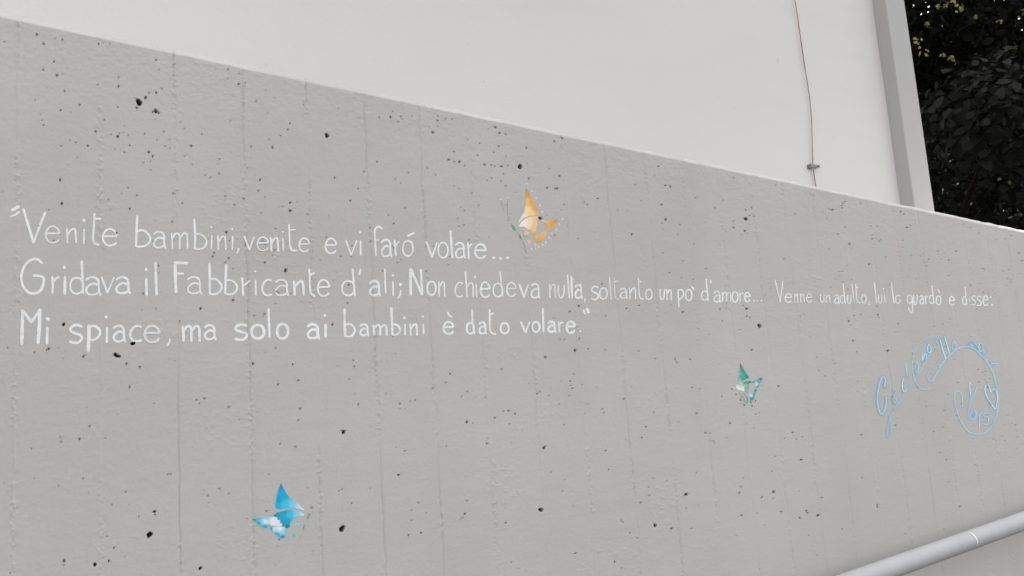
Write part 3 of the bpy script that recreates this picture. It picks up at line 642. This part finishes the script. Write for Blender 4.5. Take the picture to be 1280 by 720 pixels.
for poly, cols in (
  ([(288,72),(320,135),(350,205),(380,270),(408,326),(360,338),(300,345),(250,370),(210,402),(240,345),(268,285),(280,200),(280,120)],
   [(288,90,(196,140,70)),(300,140,(214,150,72)),(370,270,(222,158,76)),(340,200,(224,158,72)),(285,200,(224,182,118)),(300,290,(232,206,165)),(390,318,(224,168,95)),(240,350,(233,222,205)),(215,395,(232,230,228)),(340,325,(230,198,145))]),
  ([(210,440),(250,388),(310,352),(392,350),(385,395),(398,430),(380,450),(385,478),(345,503),(310,475),(265,452)],
   [(225,430,(232,230,228)),(270,400,(233,226,214)),(320,390,(232,210,172)),(375,390,(226,188,126)),(340,480,(224,184,120)),(300,445,(232,215,185)),(375,440,(222,190,135))]),
  ([(420,380),(500,387),(582,372),(560,420),(528,468),(478,484),(492,445),(470,412),(440,398)],
   [(560,390,(206,148,88)),(530,430,(219,156,86)),(480,395,(222,176,112)),(430,385,(222,198,165)),(490,470,(220,172,110))]),
  ([(362,528),(400,520),(440,495),(482,490),(470,530),(430,575),(388,592),(368,566)],
   [(370,540,(216,176,125)),(400,570,(222,160,86)),(450,520,(223,176,112)),(470,498,(216,185,140))])):
    q = Paint(); q.field(smooth_poly(bz(B, poly + poly[:1])), bc(B, cols), .42); q.build('wing', M_COLOUR, bf, lift=LIFT + .00012)

B = (900, 445, 10.286)
p = Paint(); dots = Paint()
DK = lin(112, 132, 132)
for x, y in [(153,425),(210,495),(263,565),(312,628),(412,640),(398,592),(458,575)]:
    dots.blob(B[0] + x / B[2], B[1] + y / B[2], 15 / B[2], 11 / B[2], colr=DK, rot=.8)
p.ribbon(bz(B, [(285,490),(305,480),(335,520),(352,570),(350,605),(330,590),(300,540),(285,500)]), .8, colr=lin(120, 155, 155))
p.ribbon(bz(B, [(255,470),(290,560),(345,620)]), .7, colr=lin(160, 180, 182))
p.ribbon(bz(B, [(345,530),(355,575)]), 1.4, colr=lin(90, 130, 130))
for x, y in [(300,130),(325,170),(350,215),(370,262),(560,330),(545,375),(450,200),(520,255)]:
    dots.blob(B[0] + x / B[2], B[1] + y / B[2], 7 / B[2], colr=lin(184, 172, 168))
bf = butterfly(p, 'small painted butterfly with teal green wings')
for poly, cols in (
  ([(262,88),(300,160),(340,225),(372,275),(330,300),(290,325),(240,350),(238,290),(252,220),(256,140)],
   [(264,105,(62,132,128)),(300,200,(58,152,142)),(355,270,(38,140,126)),(290,260,(70,160,148)),(250,330,(165,184,170)),(250,230,(120,170,160)),(310,300,(80,158,142))]),
  ([(290,342),(330,328),(402,322),(396,342),(368,362),(372,400),(360,470),(320,452),(308,390)],
   [(320,340,(78,150,132)),(390,330,(66,128,124)),(340,400,(124,172,148)),(350,455,(138,172,156)),(310,380,(170,192,178))]),
  ([(208,400),(225,365),(262,345),(300,350),(312,400),(310,455),(260,440),(228,452),(240,420),(218,425)],
   [(215,405,(226,232,228)),(250,370,(190,200,188)),(240,440,(232,236,232)),(290,430,(216,222,214)),(290,360,(170,192,176))]),
  ([(408,336),(455,305),(542,278),(520,345),(485,408),(452,392),(458,372),(446,355)],
   [(420,334,(92,150,148)),(530,290,(70,136,138)),(500,330,(110,165,165)),(465,365,(196,220,222)),(488,395,(84,150,150))]),
  ([(372,478),(415,492),(440,455),(456,424),(474,430),(452,500),(428,566),(384,560)],
   [(390,485,(170,200,205)),(400,500,(205,224,224)),(460,440,(60,142,138)),(440,500,(70,156,150)),(405,550,(46,150,142))])):
    q = Paint(); q.field(smooth_poly(bz(B, poly + poly[:1])), bc(B, cols), .42); q.build('wing', M_COLOUR, bf, lift=LIFT + .00012)

B = (300, 595, 7.58)
p = Paint(); dots = Paint()
GN = lin(142, 158, 146)
for x, y, rx, ry, ro in [(680,297,17,14,0),(648,380,30,12,-1.1),(605,488,28,7,-1.35),(68,402,9,7,0)]:
    p.blob(B[0] + x / B[2], B[1] + y / B[2], rx / B[2], ry / B[2], colr=GN, rot=ro)
p.ribbon(bz(B, [(690,330),(640,420),(600,520),(560,610)]), .5, colr=lin(165, 176, 166))
p.blob(B[0] + 570 / B[2], B[1] + 562 / B[2], 1.2, colr=lin(198, 176, 152))
p.field(bz(B, [(515,480),(530,440),(548,425),(562,440),(556,478),(545,455),(530,470)]), bc(B, [(540,430,(96,186,208)),(520,470,(150,205,220)),(556,470,(175,208,216))]), .45)
p.field(bz(B, [(498,510),(512,545),(535,545),(518,580),(500,550)]), bc(B, [(512,570,(96,186,206)),(505,520,(150,200,214))]), .45)
p.blob(B[0] + 455 / B[2], B[1] + 590 / B[2], 1.0, 3, colr=lin(140, 190, 198))
bf = butterfly(p, 'small painted butterfly with bright blue wings')
for poly, cols in (
  ([(388,68),(420,130),(460,190),(520,245),(575,285),(610,328),(560,312),(500,303),(430,305),(370,312),(338,298),(342,230),(360,150)],
   [(388,90,(26,146,186)),(360,220,(8,156,198)),(420,180,(24,164,202)),(350,290,(36,170,206)),(430,270,(62,186,216)),(500,270,(110,196,218)),(560,300,(182,212,220)),(605,324,(216,220,228))]),
  ([(316,371),(360,345),(440,324),(500,318),(560,330),(612,368),(560,384),(500,410),(474,450),(468,484),(435,496),(425,470),(405,478),(400,445),(372,440),(380,415),(350,410),(362,392),(335,385)],
   [(330,370,(30,140,174)),(400,380,(24,164,198)),(440,440,(10,160,198)),(440,485,(40,120,150)),(470,360,(70,182,210)),(540,350,(128,200,216)),(600,366,(190,212,218)),(430,335,(40,150,178))]),
  ([(118,410),(170,398),(240,390),(320,388),(350,395),(360,415),(385,420),(380,445),(398,455),(385,480),(300,470),(262,462),(262,488),(230,490),(168,452)],
   [(125,410,(20,136,166)),(180,450,(26,166,200)),(240,483,(36,168,198)),(180,405,(70,180,206)),(250,395,(126,200,216)),(240,430,(216,220,226)),(310,430,(224,222,230)),(370,450,(214,218,224)),(200,425,(130,200,216))]),
  ([(283,497),(300,478),(360,482),(420,484),(438,498),(440,525),(432,562),(410,590),(370,572),(320,537)],
   [(290,500,(40,160,190)),(350,555,(40,170,202)),(405,582,(30,150,184)),(435,530,(110,196,214)),(380,500,(224,224,230)),(330,500,(190,214,222)),(400,530,(150,206,220))])):
    q = Paint(); q.field(smooth_poly(bz(B, poly + poly[:1])), bc(B, cols), .42); q.build('wing', M_COLOUR, bf, lift=LIFT + .00012)

# ---- the curled signature
SA, SB, SC = (1080,405,4.8), (1085,455,7.2), (1130,405,7.2)
SD, SE = (1180,410,10.29), (1180,465,8.475)
SIG = [
 (SA, [(132,440),(132,490),(118,530),(100,538),(86,500),(80,440),(90,370),(105,325),(118,318),(127,340),(121,378)], 1.9),
 (SB, [(222,245),(235,218),(248,240),(238,278),(222,300),(222,335),(236,350),(252,335),(246,310)], 1.5),
 (SB, [(318,130),(306,180),(310,232),(325,250),(342,225)], 1.5), (SB, [(338,0),(344,50),(352,112)], 1.7),
 (SC, [(112,338),(97,390),(104,438),(122,425),(127,370),(112,338)], 1.6), (SC, [(160,275),(165,330),(180,275),(192,268),(200,312)], 1.4),
 (SC, [(222,180),(206,215),(214,255),(234,255),(240,215),(222,180)], 1.5),
 (SA, [(400,390),(350,395),(318,368),(297,315),(288,245),(302,165),(340,108),(385,80),(420,72),(434,92),(412,150),(372,222),(310,322),(247,410),(192,490),(160,545),(148,590),(137,640),(141,676),(153,682),(162,650),(158,590),(153,545)], 1.6),
 (SC, [(240,432),(214,440),(212,492),(240,515),(268,492),(300,420)], 1.6), (SC, [(312,330),(304,362),(328,375),(352,345),(384,300)], 1.7),
 (SC, [(320,140),(344,230),(372,312)], 1.8), (SC, [(360,110),(384,190),(406,268)], 1.8), (SC, [(438,158),(430,215),(448,236),(466,195),(446,158)], 1.5),
 (SA, [(410,345),(440,285),(475,225),(520,180),(570,145),(610,135),(650,145),(690,175),(730,220),(765,275),(785,340),(800,400),(805,480),(795,550),(765,615),(720,655),(670,660),(620,640),(580,585),(560,530),(546,480),(541,430),(550,405),(570,405),(586,430),(590,470),(582,497),(573,495)], 1.8),
 (SD, [(340,102),(375,100)], 1.1), (SD, [(345,215),(375,240)], 2.2), (SD, [(470,185),(442,235),(460,300),(492,290),(498,220),(470,185)], 1.2),
 (SD, [(540,250),(575,285),(565,345),(520,375),(560,425)], 1.3), (SD, [(610,460),(690,458)], 1.2), (SD, [(612,455),(590,500),(600,545),(632,550)], 1.4),
 (SE, [(270,110),(272,190),(285,280)], 1.6), (SE, [(348,150),(318,235),(285,310),(258,400),(250,475)], 1.4),
 (SE, [(318,400),(340,440),(325,495),(290,500),(275,460),(300,415)], 1.5), (SE, [(315,510),(335,570)], 1.3), (SE, [(370,445),(374,590)], 1.3), (SE, [(372,470),(385,448),(405,445)], 1.2),
 (SE, [(462,440),(420,440),(425,480),(460,475),(470,520),(455,560),(420,550)], 1.3),
 (SE, [(492,215),(478,165),(455,135),(432,155),(436,225),(480,310),(540,392),(558,330),(562,250),(545,195),(515,180),(495,215)], 1.6),
]
p = Paint(); q = Paint()
for tile, pts, wd in SIG:
    k = rng.uniform(0, 1)
    hal = tuple(np.array(lin(118, 176, 200)) * (1 - k) + np.array(lin(152, 184, 196)) * k)
    pp = bz(tile, pts)
    a0, a1 = rng.uniform(.55, 1.25, 2)
    p.ribbon(pp, wd * 1.95, colr=hal, t0=a0, t1=a1)
    q.ribbon([(x + .22, y - .16) for x, y in pp], wd * .74, t0=a1, t1=a0, colr=lin(*((216, 226, 230) if k < .55 else (196, 203, 205))))
for pts, wd in (([(300,225),(350,185),(395,225),(470,300),(540,385)], 2.6), ([(440,255),(480,320),(545,400)], 1.8), ([(580,450),(610,490),(590,520)], 3.2), ([(20,380),(80,310),(160,265)], 2.2)):
    p.ribbon(bz(SD, pts), wd, colr=lin(140, 176, 192))
for tile, pts in ((SC, [(165,300),(185,330),(180,280)]), (SC, [(210,235),(225,250),(238,215)]), (SC, [(100,400),(112,440),(120,390)]), (SE, [(265,150),(275,230),(290,250)]), (SE, [(285,440),(310,480),(325,450)]), (SE, [(130,380),(150,440),(170,500)])):
    p.ribbon(bz(tile, pts), 2.6, colr=lin(148, 176, 190))
p.ribbon(bz(SA, [(80,440),(90,370),(105,325)]), 1.6, colr=lin(70, 130, 150)); p.ribbon(bz(SA, [(330,120),(360,92)]), 1.6, colr=lin(110, 130, 140))
p.ribbon(bz(SA, [(137,640),(148,590),(156,545)]), 1.4, colr=lin(70, 140, 170)); p.ribbon(bz(SA, [(590,470),(582,497)]), 1.8, colr=lin(40, 130, 160))
sg = p.build('painted_signature', M_COLOUR, wall, 'curled pale blue painted signature with a heart in its loop')
q.build('highlight', M_COLOUR, sg, lift=LIFT + .00012)

# ------------------------------------------------------------------ white building behind the wall
YB = 0.30; YF = 0.2565; XS = 2.2868; XE = 2.3830; HT = 5.6
bld = empty('white_building', (-2, 3, 0))
tag(bld, 'white plastered building with a light grey corner pilaster rising behind the concrete wall', 'building')
nxb, nzb = 150, 70
gx = np.linspace(-8, XS, nxb); gz = np.linspace(-.05, HT, nzb)
GX, GZ = np.meshgrid(gx, gz)
V = np.stack([GX, YB + .004 * vnoise(GX, GZ, .5, .35, 81) + .0016 * vnoise(GX, GZ, .14, .1, 82), GZ], -1).reshape(-1, 3)
ii = np.arange(nxb * nzb).reshape(nzb, nxb)
Qf = np.stack([ii[:-1, :-1], ii[:-1, 1:], ii[1:, 1:], ii[1:, :-1]], -1).reshape(-1, 4)
n0 = len(V)
bx = [(XS, YB, -.05), (XE - .002, YB, -.05), (XE - .002, 7, -.05), (-8, 7, -.05), (-8, YB, -.05)]
V = np.vstack([V, bx, [(x, y, HT) for x, y, z in bx]])
side = [(n0 + i, n0 + i + 1, n0 + 6 + i, n0 + 5 + i) for i in range(4)]
Qf = np.vstack([Qf, side])
link_np('wall', V, Qf, M_PLASTER, bld)
# pilaster with slightly eased arrises
e = .003
prof = [(XS, YB + .02), (XS, YF + e), (XS + e * .3, YF + e * .3), (XS + e, YF), (XE - e, YF), (XE - e * .3, YF + e * .3), (XE, YF + e), (XE, YB + .06), (XS + .0, YB + .06)]
zs = np.linspace(-.05, HT - .002, 60); m = len(prof)
V = [(x + .0012 * (vnoise(np.array([z]), np.array([0.]), .4, 1, 91)[0]), y, z) for z in zs for x, y in prof]
Qp = [(j * m + i, j * m + (i + 1) % m, (j + 1) * m + (i + 1) % m, (j + 1) * m + i) for j in range(len(zs) - 1) for i in range(m)]
link('pilaster', V, Qp, M_PILASTER, bld, smooth=False)
def box(x0, x1, y0, y1, z0, z1):
    return ([(x0,y0,z0),(x1,y0,z0),(x1,y1,z0),(x0,y1,z0),(x0,y0,z1),(x1,y0,z1),(x1,y1,z1),(x0,y1,z1)],
            [(3,2,1,0),(4,5,6,7),(0,1,5,4),(1,2,6,5),(2,3,7,6),(3,0,4,7)])
v, fc = box(-8.2, XE + .12, .12, 7.2, HT + .002, HT + .16)
link('roof', v, fc, M_ROOF, bld, smooth=False)

# ------------------------------------------------------------------ cable down the plaster
def tube(path, rad, seg=10, cap=True):
    path = np.asarray(path, float); rad = np.broadcast_to(rad, (len(path),))
    d = np.gradient(path, axis=0); d /= np.linalg.norm(d, axis=1)[:, None]
    ref = np.array([0.31, 0.93, 0.17]); V = []; F_ = []
    for pnt, t, r in zip(path, d, rad):
        u = np.cross(t, ref); u /= np.linalg.norm(u); v_ = np.cross(t, u)
        for k in range(seg):
            a = 2 * np.pi * k / seg; V.append(pnt + r * (u * math.cos(a) + v_ * math.sin(a)))
    n = len(path)
    for j in range(n - 1):
        for k in range(seg): F_.append((j * seg + k, j * seg + (k + 1) % seg, (j + 1) * seg + (k + 1) % seg, (j + 1) * seg + k))
    if cap: F_ += [tuple(range(seg - 1, -1, -1)), tuple((n - 1) * seg + k for k in range(seg))]
    return V, F_
CP = [(993.7,0),(996.7,19),(1000.8,48),(1005,77),(1010,108),(1012.2,124.5),(1014.3,146),(1015.2,173),(1016,198.5),(1016.2,207.5),(1017.5,218),(1019.5,231)]
cp = spline(CP, 3)
path = on(cp[:, 0], cp[:, 1], YB - .006)[::-1]
dx = path[-1][0]; up_ = [(dx - .004 * math.sin(k * .9) - .002 * k, YB - .006, path[-1][2] + k * .09) for k in range(1, 32) if path[-1][2] + k * .09 < HT]
dn = [(path[0][0] + .002 * k, YB - .007 , path[0][2] - .02 * k) for k in range(6, 0, -1)]
path = np.vstack([dn, path, up_])
cable = link('cable', *tube(path, .0015), M_CABLE)
tag(cable, 'thin brown cable hanging down the white plaster to a small metal clamp', 'cable')
c0 = on(1016.3, 207.8, YB - .006)
k = .0024                                # metres per photo pixel there
v1, f1 = box(c0[0] - .017, c0[0] - .006, YB - .013, YB + .001, c0[2] - .007, c0[2] + .004)
v2, f2 = box(c0[0] - .0065, c0[0] + .023, YB - .010, YB - .0075, c0[2] - .003, c0[2] + .004)
v3, f3 = tube([(c0[0] + .016, YB - .014, c0[2] + .0005), (c0[0] + .016, YB + .002, c0[2] + .0005)], .003, 8)
V = v1 + v2 + [tuple(q_) for q_ in v3]
Fc = f1 + [tuple(i + 8 for i in f) for f in f2] + [tuple(i + 16 for i in f) for f in f3]
link('clamp', V, Fc, M_CLAMP, cable, smooth=False)

# ------------------------------------------------------------------ handrail
RY = -.08; RR = .0196; RS = (1.2187 - 1.1867) / (2.0041 - 1.4784)
def rz_(x): return 1.2187 + RS * (x - 2.0041)
rail = empty('handrail', (1.0, RY, 0))
tag(rail, 'white painted tubular handrail rising to the right along the concrete wall', 'handrail')
link('pipe', *tube([(x, RY, rz_(x)) for x in np.linspace(-1.2, 4.2, 60)], RR, 36), M_RAIL, rail)
for bx_ in (-.6, .75, 3.4):
    a, f_ = tube([(bx_, RY, rz_(bx_) - RR + .002), (bx_, RY, rz_(bx_) - .055), (bx_, RY + .012, rz_(bx_) - .068), (bx_, -.003, rz_(bx_) - .07)], .007, 12)
    b_, g_ = tube([(bx_, -.009, rz_(bx_) - .07), (bx_, .002, rz_(bx_) - .07)], .03, 20)
    link('bracket', list(a) + list(b_), f_ + [tuple(i + len(a) for i in q_) for q_ in g_], M_RAIL, rail)
# the small bright scratch round the front of the pipe
mx = on(1217.5, 673, RY - RR * .8)[0]
V = []; Fm = []
na = 14
for k in range(na + 1):
    a = math.radians(75 - 100 * k / na)
    hw = .0016 * (0.35 + .65 * math.sin(math.pi * min(1, k / na * .9 + .08)))
    for s_ in (-1, 1):
        V.append((mx + .004 * math.sin(k / na * 1.6) + s_ * hw, RY - (RR + .0006) * math.cos(a), rz_(mx) + (RR + .0006) * math.sin(a)))
for k in range(na): Fm.append((2 * k, 2 * k + 1, 2 * k + 3, 2 * k + 2))
link('scratch', V, Fm, M_CHIP, rail)

# ------------------------------------------------------------------ trees beyond the building
def leaf_cloud(centers, radii, n, size, yellow=.008, seed=0, zfloor=.5):
    r = np.random.default_rng(seed)
    ci = r.integers(0, len(centers), n)
    d = r.normal(size=(n, 3)); d /= np.linalg.norm(d, axis=1)[:, None]
    rad = r.uniform(0.25, 1, n) ** .45
    P = centers[ci] + d * (radii[ci] * rad)[:, None] * np.array([1, 1, .85])
    P[:, 2] = np.maximum(P[:, 2], zfloor + r.uniform(0, .3, n))
    nrm = d + r.normal(scale=.55, size=(n, 3)) + np.array([0, 0, .7]); nrm /= np.linalg.norm(nrm, axis=1)[:, None]
    t = np.cross(nrm, r.normal(size=(n, 3)) + np.array([0, 0, -.6])); t /= np.linalg.norm(t, axis=1)[:, None]
    b = np.cross(nrm, t)
    s = size * r.uniform(.55, 1.25, n)
    fold = r.uniform(.1, .4, n); droop = r.uniform(.05, .3, n)
    # eight points: base, two shoulders each side, tip, midrib
    shape = [(0, 0, 0), (.28, .36, 1), (.68, .30, 1), (1.0, 0, 0), (.68, -.30, 1), (.28, -.36, 1), (.48, 0, 0)]
    V = np.zeros((n, 7, 3))
    for k, (u, v_, f_) in enumerate(shape):
        V[:, k] = P + t * (s * (u - .5))[:, None] + b * (s * v_)[:, None] + nrm * (s * (fold * abs(v_) - droop * u * u))[:, None]
    base = (np.arange(n) * 7)[:, None]
    F_ = np.concatenate([base + np.array([[0, 1, 2, 6]]), base + np.array([[6, 2, 3, 3]])[:, :3].repeat(1, 0) if False else base + np.array([[6, 2, 3, 4]]), base + np.array([[0, 6, 4, 5]])], 0)
    g_ = r.uniform(.6, 1.4, n) * (r.uniform(.25, 1.5, len(centers)) if n > 2000 else np.ones(len(centers)))[ci]
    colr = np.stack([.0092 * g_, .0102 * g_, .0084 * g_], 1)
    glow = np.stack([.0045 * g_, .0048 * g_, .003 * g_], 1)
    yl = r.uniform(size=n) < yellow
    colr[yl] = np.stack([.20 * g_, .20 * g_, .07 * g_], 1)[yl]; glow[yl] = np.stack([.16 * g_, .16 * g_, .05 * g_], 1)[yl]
    return V.reshape(-1, 3), F_, np.repeat(colr, 7, 0), np.repeat(glow, 7, 0)

def tree(base, height, spread, nclump, nleaf, size, label, seed, yellow, sprays=()):
    r = np.random.default_rng(seed)
    root = empty('leafy_tree', base); tag(root, label, 'tree', 'trees beyond the building')
    b = np.array(base, float)
    tp = [b + np.array([.10 * math.sin(k * .8 + seed), .08 * math.cos(k * .9 + seed), height * .62 * k / 9]) for k in range(10)]
    tv, tf = tube(tp, np.linspace(.15, .05, 10), 12)
    tv = list(tv)
    cen = []; rad = []
    for k in range(nclump):
        a = r.uniform(0, 2 * np.pi); q_ = math.sqrt(r.uniform(.02, 1)); zz = r.uniform(.1, 1)
        wid = spread * math.sin(math.pi * min(.97, .15 + zz * .78)) ** .6
        cen.append(b + np.array([math.cos(a) * q_ * wid, math.sin(a) * q_ * wid, zz * height])); rad.append(r.uniform(.28, .55) * spread / 1.7)
    cen = np.array(cen); rad = np.array(rad)
    for k in range(min(16, nclump)):
        s0 = tp[3 + k % 7]; e0 = cen[k]
        mid = (s0 + e0) / 2 + np.array([0, 0, .12])
        v_, f_ = tube(spline3([s0, mid, e0]), np.linspace(.045, .008, 13), 7)
        tf += [tuple(i + len(tv) for i in q_) for q_ in f_]; tv += list(v_)
    link('trunk', tv, tf, M_BARK, root)
    V, F_, c, g2 = leaf_cloud(cen, rad, nleaf, size, yellow, seed)
    if len(sprays):                     # small leaf sprays, sunlight on them painted into a yellow leaf colour
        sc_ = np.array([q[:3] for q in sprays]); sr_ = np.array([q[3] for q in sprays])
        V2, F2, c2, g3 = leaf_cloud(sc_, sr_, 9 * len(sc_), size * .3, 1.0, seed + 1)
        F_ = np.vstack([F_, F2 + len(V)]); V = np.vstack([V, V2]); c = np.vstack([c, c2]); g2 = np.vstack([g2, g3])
    o = link_np('crown', V, F_, M_LEAF, root, smooth=True)
    cattr(o, 'col', c); cattr(o, 'glow', g2)
    return root
def spline3(P):
    P = np.asarray(P, float); t = np.linspace(0, 1, 13)[:, None]
    return (1 - t) ** 2 * P[0] + 2 * t * (1 - t) * P[1] + t ** 2 * P[2]

_r = random.Random(4)
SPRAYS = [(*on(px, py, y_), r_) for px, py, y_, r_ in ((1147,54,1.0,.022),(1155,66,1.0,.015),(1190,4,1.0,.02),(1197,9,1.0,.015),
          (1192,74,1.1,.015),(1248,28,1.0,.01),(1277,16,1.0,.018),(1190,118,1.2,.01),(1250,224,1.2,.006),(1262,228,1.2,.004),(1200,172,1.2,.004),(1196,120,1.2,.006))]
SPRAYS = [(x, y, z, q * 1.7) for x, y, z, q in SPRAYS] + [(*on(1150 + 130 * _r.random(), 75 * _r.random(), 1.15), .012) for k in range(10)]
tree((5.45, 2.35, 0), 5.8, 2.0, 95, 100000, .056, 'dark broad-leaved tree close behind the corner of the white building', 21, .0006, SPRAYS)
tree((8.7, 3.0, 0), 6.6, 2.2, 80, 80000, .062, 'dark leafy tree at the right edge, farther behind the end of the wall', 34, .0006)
# the dense growth behind them reads as one mass
r = np.random.default_rng(5)
cen = np.stack([r.uniform(5.0, 17, 150), r.uniform(5.2, 8.5, 150), r.uniform(.3, 6.6, 150)], 1)
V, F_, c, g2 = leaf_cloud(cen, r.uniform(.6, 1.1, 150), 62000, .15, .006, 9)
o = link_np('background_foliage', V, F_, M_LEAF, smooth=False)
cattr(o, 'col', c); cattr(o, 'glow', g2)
tag(o, 'dark mass of leaves filling the background behind the trees', 'foliage', kind='stuff')
